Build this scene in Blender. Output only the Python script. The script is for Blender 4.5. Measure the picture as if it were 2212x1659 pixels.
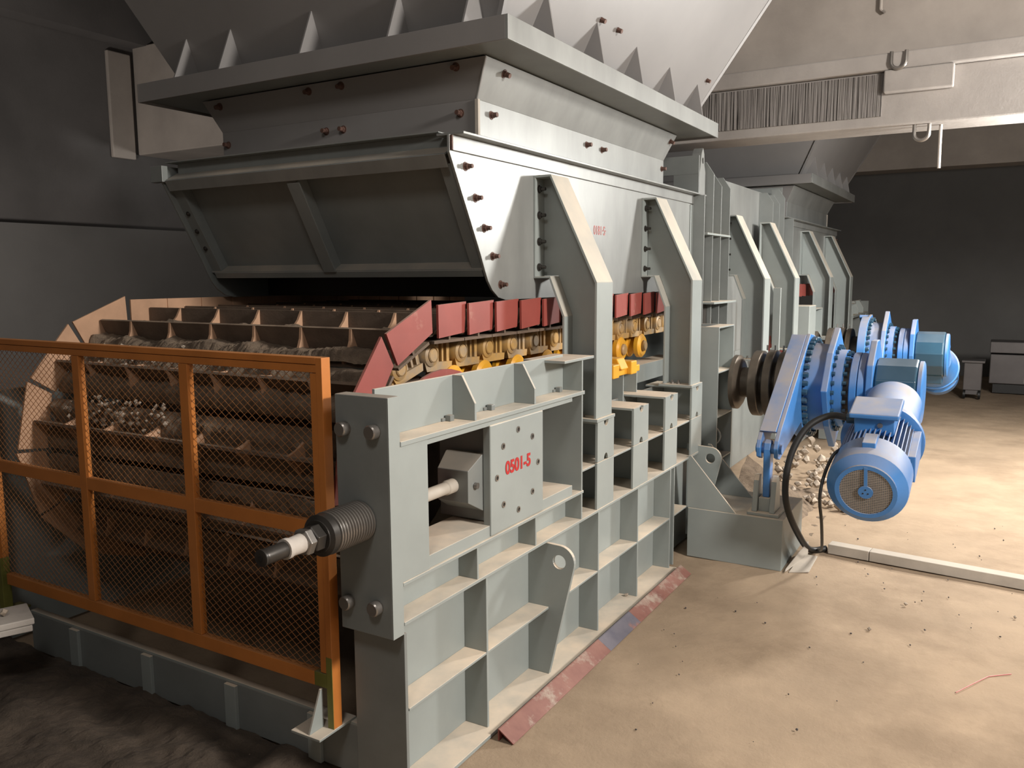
import bpy, math, random
from mathutils import Vector, Matrix, noise
random.seed(7)
for o in list(bpy.data.objects): bpy.data.objects.remove(o)
S = bpy.context.scene
COL = S.collection
PI = math.pi
# ------------------------------------------------------------------ camera
a, b, r, F = -0.532523783, -0.129298847, -0.00591471124, 1789.31319
fw = Vector((math.sin(a)*math.cos(b), math.cos(a)*math.cos(b), math.sin(b)))
R0 = Vector((math.cos(a), -math.sin(a), 0)); U0 = R0.cross(fw)
Rv = R0*math.cos(r) + U0*math.sin(r); Uv = U0*math.cos(r) - R0*math.sin(r)
cam = bpy.data.cameras.new('camera'); co = bpy.data.objects.new('camera', cam); COL.objects.link(co)
cam.sensor_width = 36; cam.lens = F/2212*36; cam.clip_start = .05; cam.clip_end = 100
M = Matrix((Rv, Uv, -fw)).transposed().to_4x4(); M.translation = Vector((1.59191162, -2.00893563, 1.71))
co.matrix_world = M
S.camera = co
# ------------------------------------------------------------------ world, light, exposure
w = bpy.data.worlds.new('world'); S.world = w; w.use_nodes = True
w.node_tree.nodes['Background'].inputs[0].default_value = (1, .93, .86, 1)
w.node_tree.nodes['Background'].inputs[1].default_value = .05
S.view_settings.view_transform = 'Standard'; S.view_settings.look = 'None'
S.view_settings.exposure = 0.12; S.view_settings.gamma = 1; S.view_settings.use_curve_mapping = False
def lamp(name, loc, power, col, size, target=None, kind='POINT', angle=150, blend=.6):
    L = bpy.data.lights.new(name, kind); L.energy = power; L.color = col; L.shadow_soft_size = size
    if kind == 'SPOT': L.spot_size = math.radians(angle); L.spot_blend = blend
    o = bpy.data.objects.new(name, L); COL.objects.link(o); o.location = loc
    if target: o.rotation_euler = (Vector(target)-Vector(loc)).to_track_quat('-Z', 'Y').to_euler()
    return o
LAMPS = [((2.45, 5.05, 2.55), (.4, 1.6, 1.1)), ((4.9, .45, 3.4), (-.4, .9, .9)), ((1.2, -2.6, 4.25), (-.6, 1, .9)), ((-3.4, -.2, 1.3), (-4.9, 2.3, 2.9)), ((3.1, 6.2, 2.7), (2.3, 6.0, 0))]
lamp('hall_lamp', LAMPS[0][0], 430, (1, .975, .93), .22, LAMPS[0][1])
lamp('aisle_lamp', LAMPS[1][0], 1200, (1, .935, .86), .35, LAMPS[1][1])
lamp('rear_fill', LAMPS[2][0], 130, (1, .94, .88), .4, LAMPS[2][1])  # added fill to brighten the hopper and hood fronts
lamp('floor_fill', LAMPS[4][0], 600, (1, .95, .87), .15, LAMPS[4][1], 'SPOT', 130, .7)  # added spot that brightens the floor at the right
lamp('corner_fill', LAMPS[3][0], 200, (1, .91, .83), .25, LAMPS[3][1], 'SPOT', 120, 1)  # added spot to light the concrete in the left corner

# ------------------------------------------------------------------ materials
def mat(name, col, rough=.5, metal=0., var=.12, dust=0., bump=0., scale=6., dustcol=(.42, .34, .26), patch=None, stretch=None, spec=.5, dr=(.55, .9)):
    m = bpy.data.materials.new(name); m.use_nodes = True; nt = m.node_tree; N = nt.nodes; L = nt.links
    p = N['Principled BSDF']; p.inputs['Metallic'].default_value = metal; p.inputs['Roughness'].default_value = rough
    p.inputs['Specular IOR Level'].default_value = spec
    g = N.new('ShaderNodeNewGeometry'); pos = g.outputs['Position']
    if stretch:
        mp = N.new('ShaderNodeMapping'); mp.inputs['Scale'].default_value = stretch; L.new(pos, mp.inputs[0]); pos = mp.outputs[0]
    n = N.new('ShaderNodeTexNoise'); n.inputs['Scale'].default_value = scale; n.inputs['Detail'].default_value = 6; n.inputs['Roughness'].default_value = .6
    L.new(pos, n.inputs['Vector'])
    def mix(f, A, B):
        x = N.new('ShaderNodeMix'); x.data_type = 'RGBA'
        if hasattr(f, 'links'): L.new(f, x.inputs[0])
        else: x.inputs[0].default_value = f
        for v, i in ((A, 6), (B, 7)):
            if hasattr(v, 'links'): L.new(v, x.inputs[i])
            else: x.inputs[i].default_value = (*v, 1)
        return x.outputs[2]
    def ramp(f, lo, hi):
        x = N.new('ShaderNodeMapRange'); x.inputs[1].default_value = lo; x.inputs[2].default_value = hi; L.new(f, x.inputs[0]); return x.outputs[0]
    c = mix(ramp(n.outputs[0], .3, .7), tuple(v*(1-var) for v in col), tuple(min(1, v*(1+var)) for v in col))
    if patch:
        n2 = N.new('ShaderNodeTexNoise'); n2.inputs['Scale'].default_value = patch[1]; n2.inputs['Detail'].default_value = 8; n2.inputs['Roughness'].default_value = .65
        L.new(pos, n2.inputs['Vector']); c = mix(ramp(n2.outputs[0], patch[2], patch[2]+patch[3]), c, patch[0])
    if dust:
        s = N.new('ShaderNodeSeparateXYZ'); L.new(g.outputs['Normal'], s.inputs[0])
        f = ramp(s.outputs[2], *dr)
        mm = N.new('ShaderNodeMath'); mm.operation = 'MULTIPLY'; L.new(f, mm.inputs[0])
        L.new(ramp(n.outputs[0], .1, .1+.5/dust), mm.inputs[1])
        c = mix(mm.outputs[0], c, dustcol)
        rr = N.new('ShaderNodeMix'); L.new(mm.outputs[0], rr.inputs[0]); rr.inputs[2].default_value = rough; rr.inputs[3].default_value = .95
        L.new(rr.outputs[0], p.inputs['Roughness'])
    L.new(c, p.inputs['Base Color'])
    if bump:
        n3 = N.new('ShaderNodeTexNoise'); n3.inputs['Scale'].default_value = scale*7; n3.inputs['Detail'].default_value = 8; n3.inputs['Roughness'].default_value = .7
        L.new(g.outputs['Position'], n3.inputs['Vector'])
        bb = N.new('ShaderNodeBump'); bb.inputs['Strength'].default_value = bump; bb.inputs['Distance'].default_value = .02
        L.new(n3.outputs[0], bb.inputs['Height']); L.new(bb.outputs[0], p.inputs['Normal'])
    return m
GREY = mat('grey_green_paint', (.275, .305, .298), .42, 0, .07, .9, 0, 3, (.74, .61, .47), dr=(.2, .62))
HOPG = mat('warm_grey_paint', (.205, .198, .195), .45, 0, .08, 0, 0, 1.6)
HOODG = mat('sheet_steel_paint', (.255, .265, .258), .40, .25, .16, 0, 0, 5, stretch=(1, 1, .35), spec=.7)
PANG = mat('shaded_grey_paint', (.19, .205, .2), .42, 0, .10, .6, 0, 4)  # frame grey darkened: shade of the unlit faces put into the colour
STEEL = mat('bare_steel', (.30, .28, .26), .32, .8, .15, 0, 0, 8)
DKST = mat('dark_steel', (.06, .055, .05), .38, .6, .2, 0, 0, 8)
RUST = mat('rusty_bolt', (.115, .062, .048), .6, .3, .3, 0, 0, 40)
RED = mat('red_oxide_paint', (.27, .062, .05), .5, 0, .12, .8, 0, 5, (.42, .30, .24), patch=((.36, .17, .13), 9, .60, .12))
TANW = mat('dusty_wing', (.47, .285, .18), .85, 0, .15, 0, .1, 6)
YEL = mat('ochre_paint', (.46, .275, .09), .5, 0, .15, .5, 0, 6, (.42, .32, .21), patch=((.30, .225, .145), 7, .44, .16))
YELB = mat('yellow_roller_paint', (.72, .36, .03), .4, 0, .1, .3, 0, 6)
PANB = mat('dusty_pan', (.13, .092, .066), .85, 0, .25, 1.0, .25, 8, (.30, .225, .16))
SAND = mat('ore_fines', (.30, .225, .16), .97, 0, .35, 0, 1.0, 22)
ORNG = mat('orange_paint', (.47, .165, .035), .45, 0, .12, .3, 0, 6, (.42, .27, .16))
OLIV = mat('olive_primer', (.15, .15, .03), .55, 0, .2, .3, 0, 8)
WIRE = mat('orange_wire', (.34, .15, .055), .5, 0, .1)
BLUE = mat('blue_paint', (.05, .19, .48), .32, 0, .08, .85, 0, 4, (.34, .30, .27), spec=.6, dr=(.1, .8))
TEAL = mat('teal_blue_paint', (.018, .06, .10), .28, 0, .15, .35, 0, 4, (.22, .22, .22), spec=.6)
BLK = mat('black_rubber', (.012, .012, .012), .5, 0, .2)
BRNZ = mat('oiled_brown_steel', (.15, .125, .10), .36, .45, .2, 0, 0, 8)
GRIL = mat('fan_grille_metal', (.33, .31, .29), .5, .5, .2)
FLOOR = mat('sandy_floor', (.345, .255, .172), .95, 0, .14, 0, .35, 2.2, patch=((.265, .192, .127), 1.3, .47, .16))
DIRT = mat('loose_dirt', (.10, .075, .055), .97, 0, .35, 0, .9, 9)
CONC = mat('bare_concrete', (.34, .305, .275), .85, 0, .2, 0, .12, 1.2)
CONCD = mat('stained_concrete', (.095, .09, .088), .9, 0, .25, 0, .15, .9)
WALLB = mat('dark_wall', (.125, .122, .118), .9, 0, .15, 0, .1, .8)
BEAMW = mat('plastered_beam', (.35, .325, .305), .85, 0, .12, 0, .2, 2.5)
WHT = mat('white_trough', (.42, .38, .33), .7, 0, .15, .4, 0, 5)
PAPER = mat('pale_board', (.45, .41, .37), .8, 0, .1, 0, .1, 12)
REDT = mat('red_marking', (.42, .02, .02), .5, 0, .05)
REDF = mat('faded_red_marking', (.40, .10, .09), .5, 0, .1)
DKTX = mat('dark_marking', (.06, .05, .05), .6, 0, .1)
ROCK = mat('pale_rock', (.36, .30, .24), .9, 0, .25, 0, .3, 20)
CABG = mat('cabinet_grey', (.12, .11, .11), .45, .2, .1)
ANGL = mat('primer_red_angle', (.19, .05, .042), .6, 0, .2, .3, 0, 6, patch=((.34, .27, .22), 7, .53, .1))
ANGB = mat('blue_grey_stain', (.075, .085, .14), .6, 0, .2, .3, 0, 6, patch=((.25, .1, .09), 7, .55, .1))
def striped():
    m = mat('board_marked_concrete', (.20, .185, .175), .9, 0, .1, 0, 0, 3); nt = m.node_tree; N = nt.nodes; L = nt.links
    g = N.new('ShaderNodeNewGeometry'); mp = N.new('ShaderNodeMapping'); mp.inputs['Scale'].default_value = (34, 1, .6); L.new(g.outputs['Position'], mp.inputs[0])
    n = N.new('ShaderNodeTexNoise'); n.inputs['Scale'].default_value = 1.6; n.inputs['Detail'].default_value = 2; L.new(mp.outputs[0], n.inputs['Vector'])
    bb = N.new('ShaderNodeBump'); bb.inputs['Strength'].default_value = 1; bb.inputs['Distance'].default_value = .05; L.new(n.outputs[0], bb.inputs['Height'])
    L.new(bb.outputs[0], N['Principled BSDF'].inputs['Normal'])
    return m
STRP = striped()

# ------------------------------------------------------------------ mesh helpers
class MB:
    def __init__(s): s.v = []; s.f = []; s.sm = False
    def add(s, vs, fs):
        n = len(s.v); s.v += [Vector(q) for q in vs]; s.f += [tuple(i+n for i in f) for f in fs]; return s
    def box(s, x0, x1, y0, y1, z0, z1):
        return s.add([(x0,y0,z0),(x1,y0,z0),(x1,y1,z0),(x0,y1,z0),(x0,y0,z1),(x1,y0,z1),(x1,y1,z1),(x0,y1,z1)],
                     [(0,3,2,1),(4,5,6,7),(0,1,5,4),(1,2,6,5),(2,3,7,6),(3,0,4,7)])
    def prism(s, ax, poly, lo, hi):            # polygon in the plane normal to ax, extruded lo..hi
        def P(u, v, t): return {'x': (t,u,v), 'y': (u,t,v), 'z': (u,v,t)}[ax]
        n = len(poly); vs = [P(u,v,lo) for u,v in poly]+[P(u,v,hi) for u,v in poly]
        return s.add(vs, [tuple(range(n))[::-1], tuple(range(n,2*n))]+[(i,(i+1)%n,(i+1)%n+n,i+n) for i in range(n)])
    def hole_prism(s, ax, poly, c, rad, lo, hi, n=20):   # polygon with a round hole (star-shaped about the hole)
        def P(u, v, t): return {'x': (t,u,v), 'y': (u,t,v), 'z': (u,v,t)}[ax]
        ang = sorted(set([round(2*PI*i/n, 5) for i in range(n)]+[round(math.atan2(v-c[1], u-c[0]) % (2*PI), 5) for u,v in poly]))
        out = []; inn = []
        for A in ang:
            d = (math.cos(A), math.sin(A)); best = None
            for i in range(len(poly)):
                p, q = poly[i], poly[(i+1)%len(poly)]; e = (q[0]-p[0], q[1]-p[1]); den = d[0]*e[1]-d[1]*e[0]
                if abs(den) < 1e-12: continue
                w_ = (p[0]-c[0], p[1]-c[1]); t = (w_[0]*e[1]-w_[1]*e[0])/den; k = (w_[0]*d[1]-w_[1]*d[0])/den
                if t > 0 and -1e-5 <= k <= 1+1e-5 and (best is None or t > best): best = t
            best = best or rad*1.1
            out.append((c[0]+d[0]*best, c[1]+d[1]*best)); inn.append((c[0]+d[0]*rad, c[1]+d[1]*rad))
        m = len(ang); vs = [P(*q, t) for t in (lo, hi) for L in (out, inn) for q in L]; fs = []
        for i in range(m):
            j = (i+1) % m
            fs += [(i,j,m+j,m+i), (2*m+j,2*m+i,3*m+i,3*m+j), (j,i,2*m+i,2*m+j), (m+i,m+j,3*m+j,3*m+i)]
        return s.add(vs, fs)
    def rev(s, o, d, prof, n=24, ph=0.):       # surface of revolution: prof = [(dist along d, radius)]
        d = Vector(d).normalized(); o = Vector(o); u = d.orthogonal().normalized() if abs(d.z) > .9 else Vector((0,0,1)).cross(d).normalized(); v = d.cross(u)
        vs = []; fs = []
        for t, rad in prof:
            for i in range(n): A = 2*PI*i/n+ph; vs.append(o+d*t+(u*math.cos(A)+v*math.sin(A))*rad)
        for k in range(len(prof)-1):
            for i in range(n): j = (i+1)%n; fs.append((k*n+i, k*n+j, (k+1)*n+j, (k+1)*n+i))
        fs.append(tuple(range(n))[::-1]); fs.append(tuple(range((len(prof)-1)*n, len(prof)*n)))
        return s.add(vs, fs)
    def cyl(s, o, d, t0, t1, rad, n=24, ph=0.): return s.rev(o, d, [(t0,rad),(t1,rad)], n, ph)
    def ring(s, o, d, t0, t1, r0, r1, n=28):   # annulus
        d = Vector(d).normalized(); o = Vector(o); u = Vector((0,0,1)).cross(d).normalized() if abs(d.z) < .9 else Vector((1,0,0)); v = d.cross(u); vs = []; fs = []
        for t, rad in ((t0,r0),(t0,r1),(t1,r1),(t1,r0)):
            for i in range(n): A = 2*PI*i/n; vs.append(o+d*t+(u*math.cos(A)+v*math.sin(A))*rad)
        for k in range(4):
            for i in range(n): j = (i+1)%n; k2 = (k+1)%4; fs.append((k*n+i, k*n+j, k2*n+j, k2*n+i))
        return s.add(vs, fs)
    def tube(s, pts, rad, n=10):
        pts = [Vector(q) for q in pts]; vs = []; fs = []; u = None
        for i, q in enumerate(pts):
            t = (pts[min(i+1, len(pts)-1)]-pts[max(i-1, 0)]).normalized()
            u = (u-t*u.dot(t)).normalized() if u else t.orthogonal().normalized(); v = t.cross(u)
            vs += [q+(u*math.cos(2*PI*k/n)+v*math.sin(2*PI*k/n))*rad for k in range(n)]
        for i in range(len(pts)-1):
            for k in range(n): j = (k+1)%n; fs.append((i*n+k, i*n+j, (i+1)*n+j, (i+1)*n+k))
        fs.append(tuple(range(n))[::-1]); fs.append(tuple(range((len(pts)-1)*n, len(pts)*n)))
        return s.add(vs, fs)
    def plate(s, p, th, d):                     # polygon (3-D points) thickened by th along d
        d = Vector(d).normalized()*th; n = len(p); p = [Vector(q) for q in p]
        return s.add(p+[q+d for q in p], [tuple(range(n)), tuple(range(n,2*n))[::-1]]+[(i,i+n,(i+1)%n+n,(i+1)%n) for i in range(n)])
    def bar(s, p, q, wd, th, up=(0,0,1)):       # rectangular bar p..q
        p, q = Vector(p), Vector(q); t = (q-p).normalized(); sd = t.cross(Vector(up)).normalized()*wd/2; uu = sd.cross(t).normalized()*th/2
        return s.add([p-sd-uu,p+sd-uu,p+sd+uu,p-sd+uu,q-sd-uu,q+sd-uu,q+sd+uu,q-sd+uu], [(0,1,2,3),(7,6,5,4),(0,4,5,1),(1,5,6,2),(2,6,7,3),(3,7,4,0)])
    def build(s, name, m, parent=None, bevel=0., smooth=False, **kw):
        off = wloc(parent); me = bpy.data.meshes.new(name); me.from_pydata([q-off for q in s.v], [], s.f); me.update()
        import bmesh
        bm = bmesh.new(); bm.from_mesh(me); bmesh.ops.recalc_face_normals(bm, faces=bm.faces); bm.to_mesh(me); bm.free()
        me.materials.append(m)
        o = bpy.data.objects.new(name, me); COL.objects.link(o); o.parent = parent
        if smooth:
            for q in me.polygons: q.use_smooth = True
            me.set_sharp_from_angle(angle=math.radians(35))
        if bevel: md = o.modifiers.new('bevel', 'BEVEL'); md.width = bevel; md.segments = 2; md.limit_method = 'ANGLE'
        for k, v in kw.items(): o[k] = v
        return o
def wloc(o):
    q = Vector((0,0,0))
    while o: q = q+o.location; o = o.parent
    return q
def thing(name, label, cat, loc, group=None):
    o = bpy.data.objects.new(name, None); COL.objects.link(o); o.location = loc; o.empty_display_size = .1
    o['label'] = label; o['category'] = cat
    if group: o['group'] = group
    return o
def tag(o, label, cat, group=None, kind=None):
    o['label'] = label; o['category'] = cat
    if group: o['group'] = group
    if kind: o['kind'] = kind
    return o
def struct(o): o['kind'] = 'structure'; return o
def kids(o): return [c for c in bpy.data.objects if c.parent == o]
def copy_tree(o, parent=None, skip=()):
    c = o.copy(); COL.objects.link(c); c.parent = parent
    for ch in kids(o):
        if ch.name.split('.')[0] not in skip: copy_tree(ch, c, skip)
    return c
YM = 10.42
def mirror(o, label, skip=(), group=None):      # the opposite feeder stands head to head with the near one
    c = copy_tree(o, None, skip); c.location = (o.location.x, YM-o.location.y, o.location.z); c.scale = (1, -1, 1); c['label'] = label
    if group: c['group'] = group
    return c
def B(name, m, parent, *bx, bevel=.0015): return MB().box(*bx).build(name, m, parent, bevel)
def hexbolt(parent, p, d, m=RUST, r1=.014, h1=.012, r2=.008, h2=.022, name='bolt'):
    q = MB(); q.rev(p, d, [(-.004,r1*1.35),(.002,r1*1.35)], 14); q.cyl(p, d, .002, h1, r1, 6); q.cyl(p, d, h1, h1+h2, r2, 8)
    return q.build(name, m, parent)
def text(name, body, size, loc, rot, m, parent, sx=1., ext=.0008, off=0.):
    cu = bpy.data.curves.new(name, 'FONT'); cu.body = body; cu.size = size; cu.extrude = ext; cu.offset = off; cu.align_x = 'CENTER'; cu.align_y = 'CENTER'
    t = bpy.data.objects.new(name, cu); COL.objects.link(t); me = bpy.data.meshes.new_from_object(t); bpy.data.objects.remove(t)
    me.materials.append(m); o = bpy.data.objects.new(name, me); COL.objects.link(o); o.parent = parent
    o.location = Vector(loc)-wloc(parent); o.rotation_euler = rot; o.scale = (sx, 1, 1); return o
def rnd(p, sc): return noise.noise(Vector(p)*sc)

# ------------------------------------------------------------------ room
def grid(x0, x1, y0, y1, nx, ny, fz):
    q = MB(); vs = [(x0+(x1-x0)*i/nx, y0+(y1-y0)*j/ny) for j in range(ny+1) for i in range(nx+1)]
    q.add([(x, y, fz(x, y)) for x, y in vs], [(j*(nx+1)+i, j*(nx+1)+i+1, (j+1)*(nx+1)+i+1, (j+1)*(nx+1)+i) for j in range(ny) for i in range(nx)]); return q
struct(grid(-5.5, 6.5, -6, 14, 240, 400, lambda x, y: -.014+.007*rnd((x, y, 0), 1.3)+.004*rnd((x, y, 3), 6) if x > .05 else -.016).build('floor', FLOOR, None, 0, True))
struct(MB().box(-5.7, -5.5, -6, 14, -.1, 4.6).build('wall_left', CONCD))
struct(MB().box(-5.5, 6.5, 14, 14.2, -.1, 4.6).build('wall_back', WALLB))
struct(MB().box(6.5, 6.7, -6, 14, -.1, 4.6).build('wall_right', WALLB))
struct(MB().box(-5.7, 6.7, -6.2, -6, -.1, 4.6).build('wall_front', WALLB))
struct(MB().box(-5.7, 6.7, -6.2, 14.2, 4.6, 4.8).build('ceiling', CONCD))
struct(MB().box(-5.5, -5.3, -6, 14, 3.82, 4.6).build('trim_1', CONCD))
struct(MB().box(-5.5, -5.42, -6, 14, 0, 2.17).build('trim_2', WALLB))
struct(MB().box(-5.5, -2.9, 3.12, 3.75, 2.86, 3.83).build('trim_3', CONC, None, .01))
struct(MB().box(-5.5, -5.46, 2.835, 3.07, 2.81, 3.75).build('trim_4', CONC, None, .01))
bm_ = struct(MB().box(-5.4, 6.5, 5.0, 5.42, 2.82, 3.215).build('trim_5', BEAMW, None, .012))       # roof beam between the hoppers
MB().box(-3.2, .72, 4.985, 5.0, 2.895, 3.2).build('board_marked_face', STRP, bm_)
MB().box(-5.4, 6.5, 4.94, 5.42, 3.215, 3.34).build('beam_ledge', BEAMW, bm_, .012)
struct(MB().box(-5.4, 6.5, 5.2, 5.42, 3.34, 4.6).build('trim_6', CONC))
struct(MB().box(-5.4, 6.5, 12.4, 12.9, 3.32, 4.6).build('trim_7', CONC, None, .01))
struct(MB().box(.95, 6.5, 7.2, 7.7, 3.5, 4.6).build('trim_8', CONCD, None, .01))

# ------------------------------------------------------------------ near feeder: base frame
fr = thing('feeder_frame', 'grey green welded base frame of the near feeder, with ribbed side wall facing the aisle', 'machine frame', (0, 1.5, 0))
B('base_flange', GREY, fr, -.13, .035, 0, 2.53, -.012, .003)
B('web_plate', GREY, fr, -.112, -.1, .014, 3.75, .003, .605)
for y in (.5, 1.5, 2.0, 2.5): B('stiffener', GREY, fr, -.1, 0, y-.006, y+.006, .003, .6)
B('stiffener', GREY, fr, -.1, 0, 2.56, 2.572, .003, .6)
def lug(y, parent, dx=0, dz=0):
    arc = [(.05+.07*math.cos(A), .515+.07*math.sin(A)) for A in [math.radians(t) for t in range(-12, 95, 12)]]
    poly = [(-.1, .003), (0, .003)]+arc+[(-.02, .588), (-.1, .595)]
    poly = [(x+dx, z+dz) for x, z in poly]
    return MB().hole_prism('y', poly, (.05+dx, .513+dz), .03, y-.009, y+.009).build('lifting_lug', GREY, parent, .0015)
lug(1.0, fr)
ys = [.014, .5, 1.0, 1.5, 2.0, 2.5]
for i in range(5):
    y0, y1 = ys[i]+.006, ys[i+1]-.006
    B('rib', GREY, fr, -.1, -.001, y0, y1, .296, .306)
B('rib', GREY, fr, -.1, -.001, 2.578, 2.8, .296, .306)
B('rail', GREY, fr, -.25, .004, .0, 3.06, .598, .61)
B('strip_web', GREY, fr, -.092, -.082, 0, 1.31, .61, .73)
for y in (.44, .88): B('stiffener', GREY, fr, -.082, 0, y-.005, y+.005, .61, .73)
B('slide_bed', GREY, fr, -.25, .003, 0, 1.325, .73, .742)
B('guide_bar', GREY, fr, -.2, -.006, .148, 1.226, .742, .786)
B('guide_bar', GREY, fr, -.06, -.006, .148, 1.224, 1.163, 1.184)
B('jamb', GREY, fr, -.014, 0, 0, .145, .742, 1.184)
B('ledge', GREY, fr, -.26, .005, 0, 1.328, 1.184, 1.2)
B('side_plate', GREY, fr, -.106, -.095, 0, 1.307, 1.2, 1.36)
for y in (.437, .876):
    MB().prism('y', [(-.095, 1.2), (0, 1.2), (0, 1.262), (-.055, 1.36), (-.095, 1.36)], y-.006, y+.006).build('gusset', GREY, fr, .0015)
B('end_wall', GREY, fr, -.25, 0, 1.307, 1.319, .61, 1.338)
B('cap_plate', GREY, fr, -.2, .004, 1.13, 1.425, 1.338, 1.35)
for y in (.386, .663, 1.234):
    q = MB().box(-.09, -.066, y-.012, y+.012, 1.2, 1.222); q.box(-.1, -.088, y-.03, y-.006, 1.2, 1.212); q.build('clip', PANG, fr, .002)
B('front_column', PANG, fr, -.213, 0, 0, .014, .0, .57)
B('column_return', PANG, fr, -.213, -.2, .014, .3, .0, .57)
tp = B('end_plate', PANG, fr, -.213, 0, -.056, -.0005, .57, 1.345, bevel=.003)
B('end_plate_edge', GREY, fr, .0001, .0016, -.0555, -.0006, .571, 1.344, bevel=0)  # paler skin: light on the side of the end plate put into colour
for x, z in ((-.172, 1.237), (-.052, 1.237), (-.176, .667), (-.06, .669)):
    MB().rev((x, -.056, z), (0, -1, 0), [(0, .0235), (.026, .0235), (.030, .020)], 20).build('bolt_head', STEEL, tp, 0, True)
# box columns
for k, (y0, y1) in enumerate(((1.478, 1.672), (1.922, 2.132), (2.387, 2.595), (2.85, 3.055))):
    bc = MB().box(-.25, -.012, y1-.012, y1, .61, 1.02).build('box_column', GREY, fr, .0015)
    B('face_plate', GREY, bc, -.012, 0, y0, y1, .61, .836)
    n = 10; yc = (y0+y1)/2
    up = [(y0, .839), (yc-.022, .839)]+[(yc-.022*math.cos(PI*i/n), .839+.03*math.sin(PI*i/n)) for i in range(1, n)]+[(yc+.022, .839), (y1-.004, .839), (y1-.004, 1.033)]
    up += [(yc+.03, 1.033)]+[(yc+.026*math.cos(PI*i/n), 1.033-.032*math.sin(PI*i/n)) for i in range(0, n+1)]+[(y0, 1.033)]
    MB().prism('x', up, -.012, .001).build('face_plate', GREY, bc, .001)
    B('top_plate', GREY, bc, -.3, -.0125, y0-.002, y1, 1.021, 1.033)
    B('inner_shelf', GREY, bc, -.25, -.0125, (1.325, 1.68, 2.14, 2.6)[k], y1-.0125, .82, .83)
B('back_plate', PANG, fr, -.262, -.25, 1.32, 3.06, .61, 1.02)
# deep tower beside the drive shaft
tw = MB().box(-.3, 0, 3.385, 3.397, .25, 1.37).build('head_bearing_tower', GREY, fr, .0015)
B('tower_back', GREY, tw, -.3, 0, 3.735, 3.747, .25, 1.37)
B('tower_web', GREY, tw, -.112, -.1, 3.397, 3.735, .25, 1.36)
for z in (.46, .76, 1.06, 1.36): B('tower_shelf', GREY, tw, -.1, 0, 3.398, 3.734, z, z+.01)
MB().tube([(-.1+.0, 3.5, .62+.0)]+[(-.1+.09*math.sin(PI*i/10), 3.5, .62+.07*math.cos(PI*i/10)) for i in range(0, 11)], .009, 8).build('pull_ring', GREY, tw, 0, True)
# cross girder and far side frame
gd = B('cross_girder', PANG, fr, -2.2, -.214, .02, .034, 0, .178)  # darker grey than its ribs, the dim light here put into the colour
B('girder_flange', GREY, gd, -2.2, -.214, .02, .052, .178, .19)
for x in (-1.85, -1.35, -.85, -.42): B('girder_rib', GREY, gd, x-.03, x+.03, .004, .02, 0, .176)
B('frame_column', PANG, fr, -2.62, -2.4, -.03, .03, 0, 1.345)
B('frame_web', GREY, fr, -2.42, -2.40, .03, 3.7, 0, 1.2)
B('drum_shield', PANG, fr, -.30, -.29, .9, 3.7, 0, .95)

# ------------------------------------------------------------------ pedestal beside the frame
pd = thing('drive_pedestal', 'grey box pedestal on the floor carrying the torque arm bracket', 'pedestal', (.3, 3.05, 0))
B('pedestal_box', GREY, pd, .005, .575, 2.8, 3.36, -.012, .297, bevel=.004)
for y in (2.802, 3.2):
    MB().prism('y', [(-.0, .297), (.30, .297), (.02, .62), (-.0, .62)], y, y+.012).build('gusset', GREY, pd, .0015)
lug(3.0, pd, .03, .06).location.z += 0
q = MB().box(.36, .545, 2.82, 3.0, .297, .318).build('bracket_foot', GREY, pd, .004)
for x0 in (.385, .487):
    MB().prism('x', [(2.83, .318), (2.99, .318), (2.95, .50), (2.925, .53), (2.895, .53), (2.87, .50)], x0, x0+.03).build('clevis_plate', GREY, pd, .004)
MB().box(.418, .484, 2.86, 2.96, .318, .4).build('bracket_web', GREY, pd, .002)

# ------------------------------------------------------------------ take-up unit
tu = thing('bearing_slide', 'square grey bearing slide plate with red number in the frame side window', 'slide plate', (-.1, .73, .786))
sp = B('slide_plate', GREY, tu, -.034, .0, .533, .942, .745, 1.166, bevel=.004)
for i in range(8):
    A = 2*PI*i/8; yb, zb = .736+.16*math.sin(A), .96+.16*math.cos(A)
    q = MB(); q.ring((0, yb, zb), (1, 0, 0), -.0005, .003, .0075, .0125, 18); qo = q.build('bolt_ring', STEEL, sp, 0, True)
    MB().cyl((0, yb, zb), (1, 0, 0), -.002, .0012, .0078, 12).build('socket', BLK, sp)
text('number', '0501-5', .070, (.0012, .737, .981), (PI/2, 0, PI/2), REDT, sp, 1.0, off=.0022)['label'] = 'red stencilled number 0501-5'
B('slide_body', PANG, tu, -.25, -.035, .56, .92, .79, 1.16, bevel=.004)
bl = MB(); hexa = lambda s_: [(-.115-.068*s_, .948-.058*s_), (-.115+.068*s_, .948-.058*s_), (-.115+.068*s_, 1.005+.005*s_), (-.115-.068*s_, 1.005+.005*s_)]
f0 = [(-.183, .452, .885), (-.047, .452, .885), (-.047, .452, 1.005), (-.183, .452, 1.005)]; f1 = [(-.20, .532, .84), (-.035, .532, .84), (-.035, .532, 1.055), (-.20, .532, 1.055)]
bl.add(f0+f1, [(0,1,2,3), (4,7,6,5), (0,4,5,1), (1,5,6,2), (2,6,7,3), (3,7,4,0)]); bl.box(-.2, -.035, .532, .56, .84, 1.055)
bl.build('slide_block', PANG, tu, .002)
MB().cyl((-.041, .49, .945), (1, .1, 0), 0, .012, .012, 12).build('grub_screw', STEEL, tu, 0, True)
MB().rev((-.115, .0, .945), (0, 1, 0), [(.001, .023), (.40, .023), (.405, .027), (.452, .027)], 20).build('rod', WHT, tu, 0, True)
ts = thing('tension_spring', 'ribbed disc spring tensioner with nuts and threaded rod on the dark end plate', 'spring tensioner', (-.12, -.056, .945))
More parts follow.
